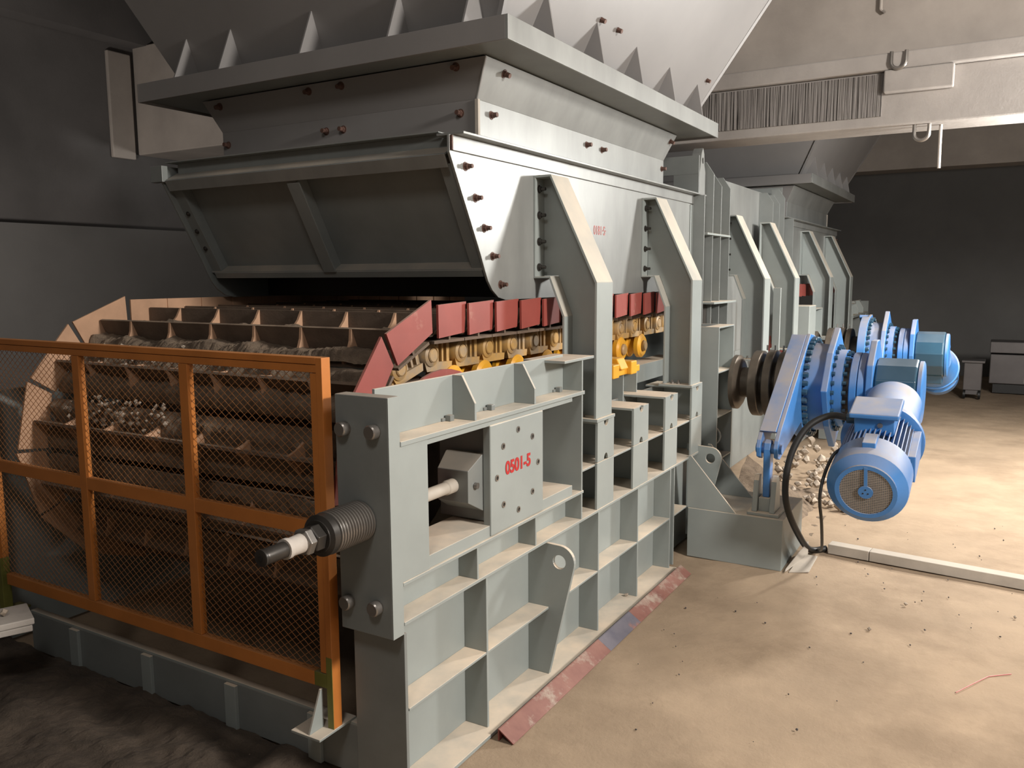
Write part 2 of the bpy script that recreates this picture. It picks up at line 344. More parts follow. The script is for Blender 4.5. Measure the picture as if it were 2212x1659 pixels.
for i in range(13):
    y = -.0575-.0122*i
    MB().rev((-.12, y, .945), (0, -1, 0), [(0, .058), (.003, .066), (.007, .066), (.0105, .058)], 32).build('spring_disc', STEEL, ts, 0, True)
MB().cyl((-.12, -.05, .945), (0, -1, 0), .01, .17, .05, 24).build('spring_core', DKST, ts, 0, True)
MB().rev((-.12, -.2165, .945), (0, -1, 0), [(0, .064), (.024, .064), (.03, .05), (.034, .05)], 28).build('thrust_washer', DKST, ts, 0, True)
MB().rev((-.12, -.2505, .945), (0, -1, 0), [(0, .043), (.033, .043), (.037, .038)], 6, .3).build('lock_nut', DKST, ts, .002)
MB().rev((-.12, -.2877, .945), (0, -1, 0), [(0, .036), (.004, .042), (.026, .042), (.03, .036)], 6, .1).build('lock_nut', STEEL, ts, .002)
MB().rev((-.12, -.3178, .945), (0, -1, 0), [(0, .029), (.05, .027), (.05, .0305), (.065, .0305)], 20).build('sleeve', PAPER, ts, 0, True)
MB().rev((-.12, -.383, .945), (0, -1, 0), [(0, .0235), (.07, .0235), (.075, .022), (.08, .0245), (.086, .0245), (.088, .019)], 24).build('rod_tip', DKST, ts, 0, True)
MB().cyl((-.12, -.471, .945), (0, -1, 0), 0, .0015, .009, 12).build('centre_hole', BLK, ts)

# ------------------------------------------------------------------ support pillars
def strip(q, pts, y0, y1, th, side=1):           # bent plate following an x-z polyline
    n = len(pts); nr = []
    for i in range(n):
        t = Vector((0, 0))
        if i > 0: t += (Vector(pts[i])-Vector(pts[i-1])).normalized()
        if i < n-1: t += (Vector(pts[i+1])-Vector(pts[i])).normalized()
        t.normalize(); nr.append(Vector((-t.y, t.x))*th*side)
    for i in range(n-1):
        A, C = Vector(pts[i]), Vector(pts[i+1]); A2, C2 = A+nr[i], C+nr[i+1]
        q.prism('y', [tuple(A), tuple(C), tuple(C2), tuple(A2)], y0, y1)
def pillar(y, label):
    t = thing('support_pillar', label, 'pillar', (-.09, y+.09, 1.035), 'bent support pillars along the feeders')
    prof = [(-.33, 2.177), (-.238, 2.177), (0, 1.68), (0, 1.049), (-.177, 1.049), (-.177, 1.52), (-.248, 1.70), (-.33, 1.70)]
    MB().prism('y', [(-.318, 2.165), (-.245, 2.165), (-.012, 1.676), (-.012, 1.05), (-.165, 1.05), (-.165, 1.524), (-.24, 1.712), (-.318, 1.712)], y+.085, y+.097).build('web', GREY, t)
    q = MB(); strip(q, [(-.33, 2.177), (-.238, 2.177), (0, 1.68), (0, 1.049)], y, y+.18, .012, -1); q.build('outer_flange', GREY, t, .0015)
    q = MB(); strip(q, [(-.33, 2.165), (-.33, 1.70), (-.248, 1.70), (-.177, 1.52), (-.177, 1.049)], y, y+.18, .012, 1); q.build('inner_flange', GREY, t, .0015)
    B('foot_plate', GREY, t, -.2, .012, y-.012, y+.195, 1.034, 1.049)
    for z in (2.116, 1.995, 1.872, 1.752): hexbolt(t, (-.318, y+.035, z), (1, 0, 0), DKST)
    for xx in (-.13, -.09): hexbolt(t, (xx, y+.04, 1.049), (0, 0, 1), STEEL, .011, .01, .007, .012)
    return t
P1 = pillar(1.46, 'nearest bent grey pillar, standing just right of the red numbered slide plate')
def pill(y, label):
    c = copy_tree(P1); c.location.y += y-1.46; c['label'] = label; return c
P2 = pill(2.82, 'second bent grey pillar from the front, at the rear edge of the near hood')
P3 = pill(4.57, 'third bent grey pillar, directly behind the brown shaft discs of the near drive')
P4 = mirror(P3, 'fourth bent grey pillar, above the near blue torque arm')
P5 = mirror(P2, 'fifth bent grey pillar, first one on the far hood')
P6 = mirror(P1, 'farthest bent grey pillar, last in the row by the dark wall')

# ------------------------------------------------------------------ hood over the apron
hd = thing('skirt_hood', 'bright steel sided hood with sloped panelled front above the near apron', 'hood', (-1.2, 2.2, 1.605))
side = [(.775, 2.27), (.775, 2.2), (.998, 1.80), (1.03, 1.735), (1.055, 1.69), (1.09, 1.65), (1.14, 1.617), (1.20, 1.605), (3.75, 1.605), (3.75, 2.27)]
MB().prism('x', side, -.342, -.33).build('side_plate', HOODG, hd, .0015)
MB().prism('x', side, -2.10, -2.088).build('side_plate', PANG, hd, .0015)
B('top_strip', HOODG, hd, -.33, -.319, .785, 3.77, 2.208, 2.268)
B('top_lip', HOODG, hd, -.40, -.268, .785, 3.9, 2.268, 2.278)
B('corner_cap', RUST, hd, -.33, -.3185, .777, .7845, 2.21, 2.266, bevel=0)
B('edge_angle', PANG, hd, -.33, -.24, 3.77, 3.782, 1.2, 2.266)
B('edge_post', GREY, hd, -.33, -.322, 3.72, 3.77, 1.61, 2.2)
for y, z in ((.887, 2.156), (.958, 2.035), (1.025, 1.914), (1.091, 1.797), (1.156, 1.674)): hexbolt(hd, (-.33, y, z), (1, 0, 0), RUST, .014, .016, .009, .02)
dn = Vector((0, .223, -.4)).normalized(); pn = Vector((0, .4, .223)).normalized()
def hp(x, s_, d_): return Vector((x, .775, 2.2))+dn*s_+pn*d_        # s_ down the sloped front, d_ into the hood
def slopebox(name, m, x0, x1, s0, s1, d0, d1, parent=hd):
    v = [hp(x, s_, d_) for d_ in (d0, d1) for s_ in (s0, s1) for x in (x0, x1)]
    return MB().add(v, [(0,1,3,2), (4,6,7,5), (0,4,5,1), (2,3,7,6), (0,2,6,4), (1,5,7,3)]).build(name, m, parent, .0012)
slopebox('front_panel', PANG, -2.09, -1.222, .02, .545, .085, .093)
slopebox('front_panel', PANG, -1.218, -.342, .02, .545, .085, .093)
slopebox('rib_web', PANG, -1.224, -1.216, .075, .535, .012, .085)
slopebox('rib_flange', PANG, -1.265, -1.19, .075, .535, .004, .012)
slopebox('edge_angle', PANG, -2.088, -2.02, .06, .535, .03, .038)
slopebox('edge_angle', PANG, -2.03, -2.02, .06, .535, .038, .085)
slopebox('edge_angle', PANG, -.42, -.343, .06, .535, .03, .038)
slopebox('rail', HOODG, -2.07, -.36, .005, .062, .0, .008)
slopebox('rail_top', PANG, -2.07, -.36, .004, .012, .008, .09)
slopebox('bottom_ledge', PANG, -2.088, -.345, .535, .543, .02, .09)
slopebox('bottom_lip', PANG, -2.06, -.36, .538, .57, .013, .021)
for s_ in (.2, .3, .4): 
    MB().rev(hp(-2.055, s_, .03), -pn, [(0, .013), (.006, .012), (.011, .006)], 12).build('rivet', DKST, hd, 0, True)
B('top_channel', PANG, hd, -2.05, -.345, .845, .857, 2.19, 2.285)
B('shade_sheet', BLK, hd, -2.085, -.345, 1.45, 1.46, 1.61, 2.26)  # added black sheet that keeps the gap under the hood dark
B('top_cover', PANG, hd, -2.088, -.4, .8, 1.095, 2.285, 2.29)
MB().box(-2.16, -2.07, .765, .80, 2.19, 2.27).build('corner_block', PANG, hd, .002)

# ------------------------------------------------------------------ hopper
hp_ = thing('feed_hopper', 'large grey feed hopper with wide spiked collar above the near hood', 'hopper', (-1.2, 2.24, 2.28))
zt = 2.713
def quad(name, m, pts, th, d, parent=hp_): return MB().plate(pts, th, d).build(name, m, parent, .001)
quad('neck_wall', HOODG, [(-.4, 1.09, 2.278), (-.4, 3.37, 2.278), (-.4, 3.37, 2.465), (-.4, 1.09, 2.465)], .01, (-1, 0, 0))
quad('neck_wall', HOPG, [(-1.99, 1.09, 2.278), (-.4, 1.09, 2.278), (-.4, 1.09, 2.465), (-1.99, 1.09, 2.465)], .01, (0, 1, 0))
quad('neck_wall', HOPG, [(-1.99, 1.1, 2.278), (-1.99, 3.37, 2.278), (-1.99, 3.37, 2.465), (-1.99, 1.1, 2.465)], .01, (1, 0, 0))
quad('neck_wall', HOPG, [(-1.98, 3.37, 2.278), (-.41, 3.37, 2.278), (-.41, 3.37, 2.465), (-1.98, 3.37, 2.465)], .01, (0, -1, 0))
a_, b_ = (-.4, 1.09, 3.37, -1.99), (-.325, 1.045, 3.41, -2.08)
def c_(q, i, z): x = q[0] if i in (0, 1) else q[3]; y = q[1] if i in (0, 3) else q[2]; return (x, y, z)
for i, m in ((0, HOODG), (1, HOPG), (2, HOPG), (3, HOPG)):
    j = (i+1) % 4; quad('neck_slope', m, [c_(a_, i, 2.465), c_(a_, j, 2.465), c_(b_, j, 2.625), c_(b_, i, 2.625)], .008, ((-1, 0, -.4), (0, -1, -.3), (1, 0, -.4), (0, 1, -.3))[i])
MB().bar((-.399, 1.091, 2.278), (-.399, 1.091, 2.465), .016, .016, (1, 0, 0)).build('corner_bead', WHT, hp_)
fx0, fx1, fy0, fy1 = -2.36, -.11, .865, 3.614
for bx in ((fx1-.012, fx1, fy0, fy1), (fx0, fx0+.012, fy0, fy1)): B('collar_band', HOPG if bx[0] < -1 else HOODG, hp_, *bx, 2.62, zt)
for bx in ((fx0+.012, fx1-.012, fy0, fy0+.012), (fx0+.012, fx1-.012, fy1-.012, fy1)): B('collar_band', HOPG, hp_, *bx, 2.62, zt)
for bx in ((-.345, fx1-.012, fy0+.012, fy1-.012), (fx0+.012, -2.06, fy0+.012, fy1-.012), (-2.06, -.345, fy0+.012, 1.06), (-2.06, -.345, 3.4, fy1-.012)): B('collar_floor', PANG, hp_, *bx, 2.632, 2.642)
for bx in ((-.28, fx1-.012, fy0+.012, fy1-.012), (fx0+.012, -2.19, fy0+.012, fy1-.012), (-2.19, -.28, fy0+.012, 1.05), (-2.19, -.28, 3.45, fy1-.012)): B('collar_top', HOPG, hp_, *bx, 2.70, 2.712)
H1 = 4.59; dz = H1-zt
lo = (-.264, 1.04, 3.46, -2.2); hi = (-.264+.54*dz, 1.04-.4*dz, 3.46+.4*dz, -2.2-.5*dz)
for i in range(4):
    j = (i+1) % 4; quad('hopper_wall', HOPG, [c_(lo, i, 2.70), c_(lo, j, 2.70), c_(hi, j, H1), c_(hi, i, H1)], .012, ((-1, 0, .5), (0, -1, .4), (1, 0, .5), (0, 1, .4))[i])
for i, sx, sy in ((1, 1, 1), (0, 1, -1)):
    MB().bar(Vector(c_(lo, i, zt)), Vector(c_(hi, i, H1)), .03, .02, (1, 0, 0)).build('corner_seam', HOPG, hp_)
for x in (-2.07, -1.745, -1.21, -.705, -.323):
    MB().prism('x', [(fy0+.004, zt), (1.035, zt), (.957, 2.918), (.953, 2.918)], x-.005, x+.005).build('collar_gusset', HOPG, hp_, .001)
for y in (1.268, 1.775, 2.275, 2.782, 3.292):
    MB().prism('y', [(fx1-.004, zt), (-.26, zt), (-.158, 2.915), (-.152, 2.915)], y-.005, y+.005).build('collar_gusset', HOPG, hp_, .001)
for y, z, xx, d in ((1.222, 2.588, -.342, (1, 0, -.45)), (1.204, 2.415, -.4, (1, 0, 0)), (2.182, 2.414, -.4, (1, 0, 0)), (2.382, 2.412, -.4, (1, 0, 0)), (3.34, 2.581, -.346, (1, 0, -.45)), (3.336, 2.408, -.4, (1, 0, 0)), (1.796, 2.928, -.148, (1, 0, -.5)), (1.992, 2.929, -.147, (1, 0, -.5)), (3.40, 2.955, -.133, (1, 0, -.5))):
    hexbolt(hp_, (xx, y, z), d, RUST, .014, .014, .011, .018)
for x, z, yy in ((-.481, 2.60, 1.052), (-.486, 2.414, 1.09), (-1.336, 2.596, 1.053), (-1.13, 2.598, 1.053), (-1.265, 2.408, 1.09), (-1.157, 2.407, 1.09), (-1.96, 2.59, 1.054), (-1.95, 2.40, 1.09)):
    hexbolt(hp_, (x, yy, z), (0, -1, -.3 if yy < 1.08 else 0), RUST, .014, .014, .011, .018)

# ------------------------------------------------------------------ apron conveyor
ap = thing('apron_conveyor', 'dusty apron conveyor with celled pans, red side wings and yellow track chain', 'conveyor', (-1.2, 1.8, .5))
YC, ZC, RP, PITCH, S0 = .655, .957, .44, .213, .035
def frame(k):
    s_ = S0+PITCH*k
    if s_ >= 0: return Vector((0, YC+s_, ZC+RP)), Vector((0, 1, 0)), Vector((0, 0, 1))
    A = s_/RP
    if A > -PI: return Vector((0, YC+RP*math.sin(A), ZC+RP*math.cos(A))), Vector((0, math.cos(A), -math.sin(A))), Vector((0, math.sin(A), math.cos(A)))
    e = -(A+PI)*RP
    return Vector((0, YC+e, ZC-RP)), Vector((0, -1, 0)), Vector((0, 0, -1))
def loc_obj(proto, k, parent, x=0.):
    o_, t_, n_ = frame(k); m4 = Matrix(((1, 0, 0), (0, t_.y, n_.y), (0, t_.z, n_.z))).to_4x4(); m4.translation = Vector((x, o_.y, o_.z))-wloc(parent)
    c = proto; c.parent = parent; c.matrix_parent_inverse = Matrix(); c.matrix_local = m4; return c
def inst(me, name, k, parent, x=0., mt=None):
    o = bpy.data.objects.new(name, me); COL.objects.link(o); return loc_obj(o, k, parent, x)
def mesh_of(q, name, m, smooth=False):
    o = q.build(name, m, None, 0, smooth); me = o.data; bpy.data.objects.remove(o); return me
XR, XL = -.272, -2.128
def wingmesh(c, m, tilt):
    q = MB(); off = (tilt, -tilt, -tilt, tilt)
    A = [(off[i], c[i][0], c[i][1]) for i in range(4)]; q.add(A+[(x-.010, y, z) for x, y, z in A], [(0,1,2,3), (7,6,5,4), (0,4,5,1), (1,5,6,2), (2,6,7,3), (3,7,4,0)])
    return mesh_of(q, 'side_wing', m)
ST = [(-.105, .206), (.118, .213), (.103, .088), (-.103, .078)]; AR = [(-.128, .218), (.175, .210), (.130, .092), (-.118, .085)]
WR, WRA = wingmesh(ST, RED, .010), wingmesh(AR, RED, .004)
WL, WLA = wingmesh([(-.106, .21), (.112, .21), (.11, .085), (-.106, .085)], TANW, .003), wingmesh(AR, TANW, .004)
q = MB().box(XL+.01, XR-.012, -.104, .104, .055, .066); q.box(XL+.01, XR-.012, -.006, .006, .066, .168); PANM = mesh_of(q, 'pan', PANB)
DIV = mesh_of(MB().prism('x', [(-.102, .066), (.102, .066), (.098, .078), (.062, .095), (.03, .128), (.008, .167), (-.008, .167), (-.03, .128), (-.062, .095), (-.098, .078)], -.006, .006), 'divider', TANW)
DX = [-1.885, -1.61, -1.34, -1.075, -.81, -.55]
for k in range(-9, 14):
    inst(WR if k >= 0 else WRA, 'side_wing', k, ap, XR); inst(WL if k >= 0 else WLA, 'side_wing', k, ap, XL)
    if k <= 7:
        pn_ = inst(PANM, 'pan', k, ap)
        if -7 <= k <= 5:
            for x in DX:
                d_ = bpy.data.objects.new('divider', DIV); COL.objects.link(d_); d_.parent = pn_; d_.location = (x, 0, 0)
# yellow track links
q = MB()
q.prism('x', [(-.098, -.058), (.084, -.058), (.09, -.02), (.09, .035), (.06, .06), (-.03, .06), (-.06, .056), (-.1, 0)], -.03, -.008)
q.prism('x', [(-.085, -.066), (.086, -.066), (.092, -.036), (-.1, -.028)], -.008, .046)
q.box(-.008, .034, -.004, .012, -.036, .058); q.box(-.008, .034, .034, .046, -.036, .058); q.box(-.008, .034, .068, .088, -.036, .052)
q.prism('x', [(-.012, .044), (.09, .044), (.085, .062), (0, .068)], -.008, .036)
LINK = mesh_of(q, 'chain_link', YEL)
q = MB(); q.rev((-.008, -.058, .0), (1, 0, 0), [(0, .056), (.038, .056), (.06, .046), (.066, .034), (.058, .032)], 28); BOSS = mesh_of(q, 'link_boss', YEL, True)
q = MB(); q.rev((.04, -.058, .0), (1, 0, 0), [(0, .029), (.018, .029), (.022, .025)], 20); PIN = mesh_of(q, 'pin', YEL, True)
for k in range(-2, 14):
    l_ = inst(LINK, 'chain_link', k+.25, ap, -.42)
    for me, nm in ((BOSS, 'link_boss'), (PIN, 'link_pin')):
        o = bpy.data.objects.new(nm, me); COL.objects.link(o); o.parent = l_
    B('pan_bracket', PANB, ap, -.47, -.36, frame(k)[0].y-.07, frame(k)[0].y+.07, 1.445, 1.462) if k >= 0 else None
for y in (.84, 1.08, 1.375, 1.675, 2.0, 2.33, 2.62, 2.95):
    q = MB().rev((-.47, y, 1.268), (1, 0, 0), [(0, .075), (.022, .075), (.026, .055), (.07, .055), (.074, .075), (.1, .075), (.112, .06), (.112, .035), (.10, .035), (.10, .02)], 26); ro = q.build('roller', YELB, ap, 0, True)
    MB().rev((-.37, y, 1.268), (1, 0, 0), [(0, .034), (.022, .034), (.03, .026)], 18).build('roller_hub', YEL, ro, 0, True)
q = MB().box(-.47, -.2, 1.98, 2.5, 1.16, 1.20); q.box(-.3, -.17, 2.05, 2.13, 1.16, 1.235); q.box(-.3, -.17, 2.30, 2.38, 1.16, 1.235); q.prism('y', [(-.3, 1.2), (-.17, 1.2), (-.2, 1.26), (-.3, 1.26)], 2.16, 2.26); q.build('roller_bracket', YELB, ap, .006)
B('roller_beam', GREY, ap, -.46, -.32, .75, 3.5, 1.05, 1.16)
for y in (1.9, 2.1, 2.3, 2.5): B('beam_rib', GREY, ap, -.318, -.22, y, y+.01, 1.0, 1.16)
MB().ring((-.295, YC, ZC), (1, 0, 0), -.012, .0, .30, .39, 40).build('chain_guide', RED, ap)
MB().cyl((-.5, YC, ZC), (1, 0, 0), -1.4, 0, .36, 40).build('tail_drum', PANB, ap, 0, True)
MB().ring((-.30, 3.8, ZC), (1, 0, 0), -.012, 0, .42, .58, 40).build('head_guard_ring', DKST, ap)
MB().cyl((-.31, 3.8, ZC), (1, 0, 0), -.012, 0, .5, 40).build('sprocket_disc', RED, ap)
# ore fines lying in the pans
q = MB(); rng = random.Random(3); xs = [XL+.015]+DX+[XR-.015]
for k in range(-8, 6):
    o_, t_, n_ = frame(k); nx, nt_ = 150, 12; base = len(q.v)
    for j in range(nt_+1):
        for i in range(nx+1):
            x = XL+.015+(XR-.03-XL)*i/nx; tt = -.112+.224*j/nt_; fl = max(0, 1-abs(tt)/.06)
            dmin = min(abs(x-c) for c in xs); h = .088+.03*max(0, 1-dmin/.09)*(.5+rnd((x, k, 1), 3))+.022*rnd((x*1.2, tt*4, k*3.1), 3)-.016*fl+.012*rnd((x, tt, k), 24)+.008*rng.random()
            ed = min(1, (.112-abs(tt))/.035); h = .069+(max(.067, h)-.067)*(.35+.65*ed)
            q.v.append(Vector((x, o_.y, o_.z))+t_*tt+n_*max(.067, h))
    for j in range(nt_):
        for i in range(nx): A = base+j*(nx+1)+i; q.f.append((A, A+1, A+nx+2, A+nx+1))
tag(q.build('ore_fines', SAND, None, 0, False), 'brown crumbly ore fines lying in the apron cells', 'ore', kind='stuff')
def rock(q, c, s_, rng):
    c = Vector(c); vs = []
    for d in ((1,0,0),(-1,0,0),(0,1,0),(0,-1,0),(0,0,1),(0,0,-1),(.6,.6,.5),(-.6,.5,.6),(.5,-.6,.6),(-.6,-.6,.5)):
        vs.append(c+Vector(d)*s_*rng.uniform(.6, 1.1))
    import bmesh
    bm = bmesh.new(); [bm.verts.new(v) for v in vs]; bmesh.ops.convex_hull(bm, input=bm.verts); bm.verts.ensure_lookup_table()
    bm.verts.index_update(); q.add([v.co.copy() for v in bm.verts], [tuple(v.index for v in f.verts) for f in bm.faces]); bm.free()
q = MB()
for i in range(120):
    k = rng.choice((-3, -3, -3, -2)); o_, t_, n_ = frame(k); x = rng.uniform(-1.95, -1.3)
    rock(q, Vector((x, o_.y, o_.z))+t_*rng.uniform(.02, .14)+n_*rng.uniform(.10, .135), rng.uniform(.006, .016), rng)
tag(q.build('gravel_bits', ROCK), 'pale gravel chips among the fines behind the guard mesh', 'gravel', kind='stuff')

# ------------------------------------------------------------------ guard
gu = thing('safety_guard', 'orange framed wire mesh guard standing across the feeder tail end', 'guard', (-1.25, -.04, .19))
gy0, gy1 = -.062, -.022
B('post', ORNG, gu, -.284, -.258, gy0, gy1, .199, 1.456)
B('primer_patch', OLIV, gu, -.2838, -.2582, gy0-.0012, gy0, .2, .45, bevel=0)
B('post_liner', ORNG, gu, -.312, -.286, gy0+.002, gy0+.028, .39, 1.405)
B('top_bar', ORNG, gu, -2.30, -.2845, gy0, gy1, 1.434, 1.456)
B('top_liner', ORNG, gu, -2.30, -.2845, gy0+.002, gy0+.028, 1.407, 1.432)
B('bottom_bar', ORNG, gu, -2.22, -.34, gy0, gy0+.03, .338, .388)
B('bottom_bar_end', OLIV, gu, -.34, -.286, gy0, gy0+.03, .338, .388)
B('post', ORNG, gu, -2.30, -2.262, gy0, gy1, .45, 1.433); B('post_foot', OLIV, gu, -2.30, -2.262, gy0, gy1, .199, .45)
B('mullion', ORNG, gu, -1.602, -1.558, gy0, gy0+.028, .389, 1.406); B('mullion', ORNG, gu, -.952, -.906, gy0, gy0+.028, .389, 1.406)
cols = ((-2.262, -1.602), (-1.558, -.952), (-.906, -.312))
for x0, x1 in cols: B('cross_bar', ORNG, gu, x0, x1, gy0+.001, gy0+.027, .862, .912)
def wires(x0, x1, z0, z1):
    q = MB(); w_, h_ = .038, .028; th = .0011; yy = gy0+.012
    for sg in (1, -1):
        sl = sg*h_/w_; n0 = int((x1-x0)/w_+(z1-z0)/h_)+3
        for i in range(-2, n0):
            xs_ = x0+(i*w_ if sg > 0 else i*w_)-(z1-z0)/h_*w_*(1 if sg > 0 else 0)
            # line through (xs_, z0) with slope sl, clipped
            pts = []
            for t in (x0, x1):
                z = z0+(t-xs_)*sl
                if z0 <= z <= z1: pts.append((t, z))
            for z in (z0, z1):
                t = xs_+(z-z0)/sl
                if x0 < t < x1: pts.append((t, z))
            if len(pts) >= 2:
                pts.sort(); p, e = pts[0], pts[-1]
                if abs(p[0]-e[0]) > .003: q.bar((p[0], yy+sg*.001, p[1]), (e[0], yy+sg*.001, e[1]), .0014, .0014, (0, 1, 0))
    q.build('wire_mesh', WIRE, gu, kind='stuff')
for x0, x1 in cols:
    wires(x0, x1, .388, .862); wires(x0, x1, .912, 1.407)
B('foot_plate', GREY, gu, -.385, -.305+.05, -.135, .045, .190, .199)
MB().prism('x', [(-.13, .199), (gy0, .199), (gy0, .335), (-.072, .335)], -.312, -.304).build('foot_gusset', GREY, gu, .001)
B('foot_plate', OLIV, gu, -2.33, -2.24, -.135, .045, .190, .199)

# ------------------------------------------------------------------ drive
YS, ZS = 3.8, .962
dr = thing('planetary_gearbox', 'blue planetary gearbox with bolted rings and torque arm on the near head shaft', 'gearbox', (.6, YS, ZS))
AX = (1, 0, 0); O = (0, YS, ZS)
def R(name, m, prof, parent=dr, n=40, sm=True): return MB().rev(O, AX, prof, n).build(name, m, parent, 0, sm)
R('bearing_cap', BRNZ, [(.001, .19), (.03, .19), (.05, .16), (.06, .13)])
R('shaft', BRNZ, [(.05, .105), (.15, .105)])
d1 = R('coupling_disc', BRNZ, [(.14, .222), (.145, .227), (.195, .227), (.2, .222)])
R('coupling_core', DKST, [(.19, .15), (.44, .15)])
R('coupling_disc', BRNZ, [(.235, .23), (.24, .235), (.285, .235), (.29, .23)]); R('coupling_disc', BRNZ, [(.315, .22), (.32, .225), (.36, .225), (.365, .22)])
for A in (-12, 0, 13): 
    A = math.radians(A); MB().cyl((.27+A*.25, YS, ZS+.232), (0, 0, 1), 0, .035, .006, 8).build('stud', STEEL, dr)
R('main_ring', BLUE, [(.445, .335), (.45, .345), (.515, .345), (.52, .335)], n=56)
for i in range(36):
    A = 2*PI*i/36; c = (0, YS+.318*math.cos(A), ZS+.318*math.sin(A))
    MB().rev(c, AX, [(.52, .019), (.548, .019), (.553, .014)], 6, A).build('ring_bolt', TEAL, dr)
R('gear_case', BLUE, [(.52, .295), (.60, .288), (.645, .285)], n=56)
sq = []
for i in range(8):
    A = 2*PI*i/8+PI/8*0; rr = .40 if i % 2 == 0 else .335
    sq.append((YS+rr*math.sin(A+.05), ZS+rr*math.cos(A+.05)))
MB().prism('x', sq, .645, .685).build('star_flange', BLUE, dr, .006)
for i in range(28):
    A = 2*PI*i/28; c = (0, YS+.275*math.cos(A), ZS+.275*math.sin(A)); MB().rev(c, AX, [(.685, .015), (.705, .015)], 6).build('flange_bolt', TEAL, dr)
R('gear_case', BLUE, [(.685, .25), (.69, .255), (.745, .255)], n=56)
for i in range(24):
    A = 2*PI*i/24; c = (0, YS+.238*math.cos(A), ZS+.238*math.sin(A)); MB().rev(c, AX, [(.745, .012), (.77, .012)], 6).build('flange_bolt', TEAL, dr)
R('case_neck', DKST, [(.745, .2), (.79, .2)])
R('joint_ring', BLUE, [(.785, .235), (.79, .24), (.826, .24), (.83, .236)], n=48); R('joint_ring', BLUE, [(.834, .236), (.838, .24), (.87, .236), (.885, .22)], n=48)
sq2 = [(YS+x, ZS+z) for x, z in ((-.06, .325), (.06, .325), (.22, .2), (.25, 0), (.2, -.2), (.08, -.26), (-.08, -.26), (-.2, -.2), (-.25, 0), (-.22, .18))]
MB().prism('x', sq2, .885, .925).build('bevel_flange', BLUE, dr, .006)
hexa_ = [(.925, .2), (.935, .215), (1.16, .215), (1.17, .205)]
MB().rev(O, AX, hexa_, 12, .1).build('bevel_housing', TEAL, dr, .006)
R('end_cover', BLUE, [(1.17, .19), (1.175, .2), (1.195, .2), (1.2, .19), (1.205, .12)])
MB().prism('x', [(YS-.12, ZS-.12), (YS+.1, ZS-.12), (YS+.06, ZS-.27), (YS-.1, ZS-.27)], .95, 1.16).build('oil_sump', TEAL, dr, .01)
# torque arm: two cheeks from the ring to the pin
def arm(x0, x1):
    pts = [(YS-.10, ZS+.36), (YS+.02, ZS+.345), (YS-.02, ZS-.345), (YS-.30, ZS-.20), (2.97, .64), (2.92, .625), (2.865, .645), (2.85, .70), (2.87, .745), (2.93, .80)]
    return MB().prism('x', pts, x0, x1)
arm(.495, .52).build('torque_arm', BLUE, dr, .004)
q = MB().prism('x', [(3.3, 1.02), (2.93, .80), (2.87, .745), (2.85, .70), (2.865, .645), (2.92, .625), (2.97, .64), (3.3, .84)], .395, .42); q.build('torque_arm_cheek', BLUE, dr, .004)
MB().prism('x', [(YS-.11, ZS+.355), (YS-.1, ZS+.33), (2.955, .775), (2.90, .795)], .40, .495).build('torque_arm_edge', BLUE, dr, .003)
MB().cyl((.385, 2.91, .69), AX, 0, .15, .03, 20).build('arm_pin', BLUE, dr, 0, True)
MB().prism('x', [(2.88, .40), (2.94, .40), (2.955, .69), (2.945, .73), (2.91, .745), (2.875, .73), (2.865, .69)], .435, .475).build('torque_link', BLUE, dr, .006)

mo = thing('electric_motor', 'blue finned electric motor with round fan grille hanging beside the near gearbox', 'motor', (1.05, 3.0, .5))
PB = Vector((1.05, YS, ZS)); PF = Vector((1.05, 2.47, .604)); MD = (PB-PF).normalized(); MU = Vector((0, -MD.z, MD.y)); MX = Vector((1, 0, 0))
def mr(name, m, prof, n=44, sm=True, parent=mo): return MB().rev(PF, MD, prof, n).build(name, m, parent, 0, sm)
def mp_(d, x, u): return PF+MD*d+MX*x+MU*u
def mbox(name, m, d0, d1, x0, x1, u0, u1, bev=.004, taper=0, parent=mo):
    v = [mp_(d, x*(1+taper*(u == u1)), u) for u in (u0, u1) for d in (d0, d1) for x in (x0, x1)]
    return MB().add(v, [(0,1,3,2), (4,6,7,5), (0,4,5,1), (2,3,7,6), (0,2,6,4), (1,5,7,3)]).build(name, m, parent, bev)
MB().ring(PF, MD, -.002, .012, .128, .150, 44).build('grille_rim', BLUE, mo)
mr('fan_cowl', BLUE, [(.012, .150), (.045, .197), (.06, .200), (.24, .200), (.245, .19)])
q = MB()
for i in range(-13, 14):
    h = .0098*i; L_ = math.sqrt(max(0, .13**2-h*h))
    if L_ > .01: q.bar(mp_(.004, -L_, h), mp_(.004, L_, h), .0048, .0035, MD); q.bar(mp_(.006, h, -L_), mp_(.006, h, L_), .0048, .0035, MD)
q.build('fan_grille', GRIL, mo, kind='stuff')
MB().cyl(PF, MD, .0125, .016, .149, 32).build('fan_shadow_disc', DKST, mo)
MB().cyl(PF, MD, -.006, .0, .036, 24).build('grille_boss', BLUE, mo)
MB().bar(mp_(-.002, 0, .03), mp_(-.002, 0, .14), .016, .005, MD).build('grille_spoke', BLUE, mo)
for A in (90, 210, 330): MB().cyl(mp_(0, .014*math.cos(math.radians(A)), .014*math.sin(math.radians(A))), MD, -.0075, -.005, .004, 8).build('boss_hole', BLK, mo)
mr('stator', TEAL, [(.24, .158), (.62, .158)])
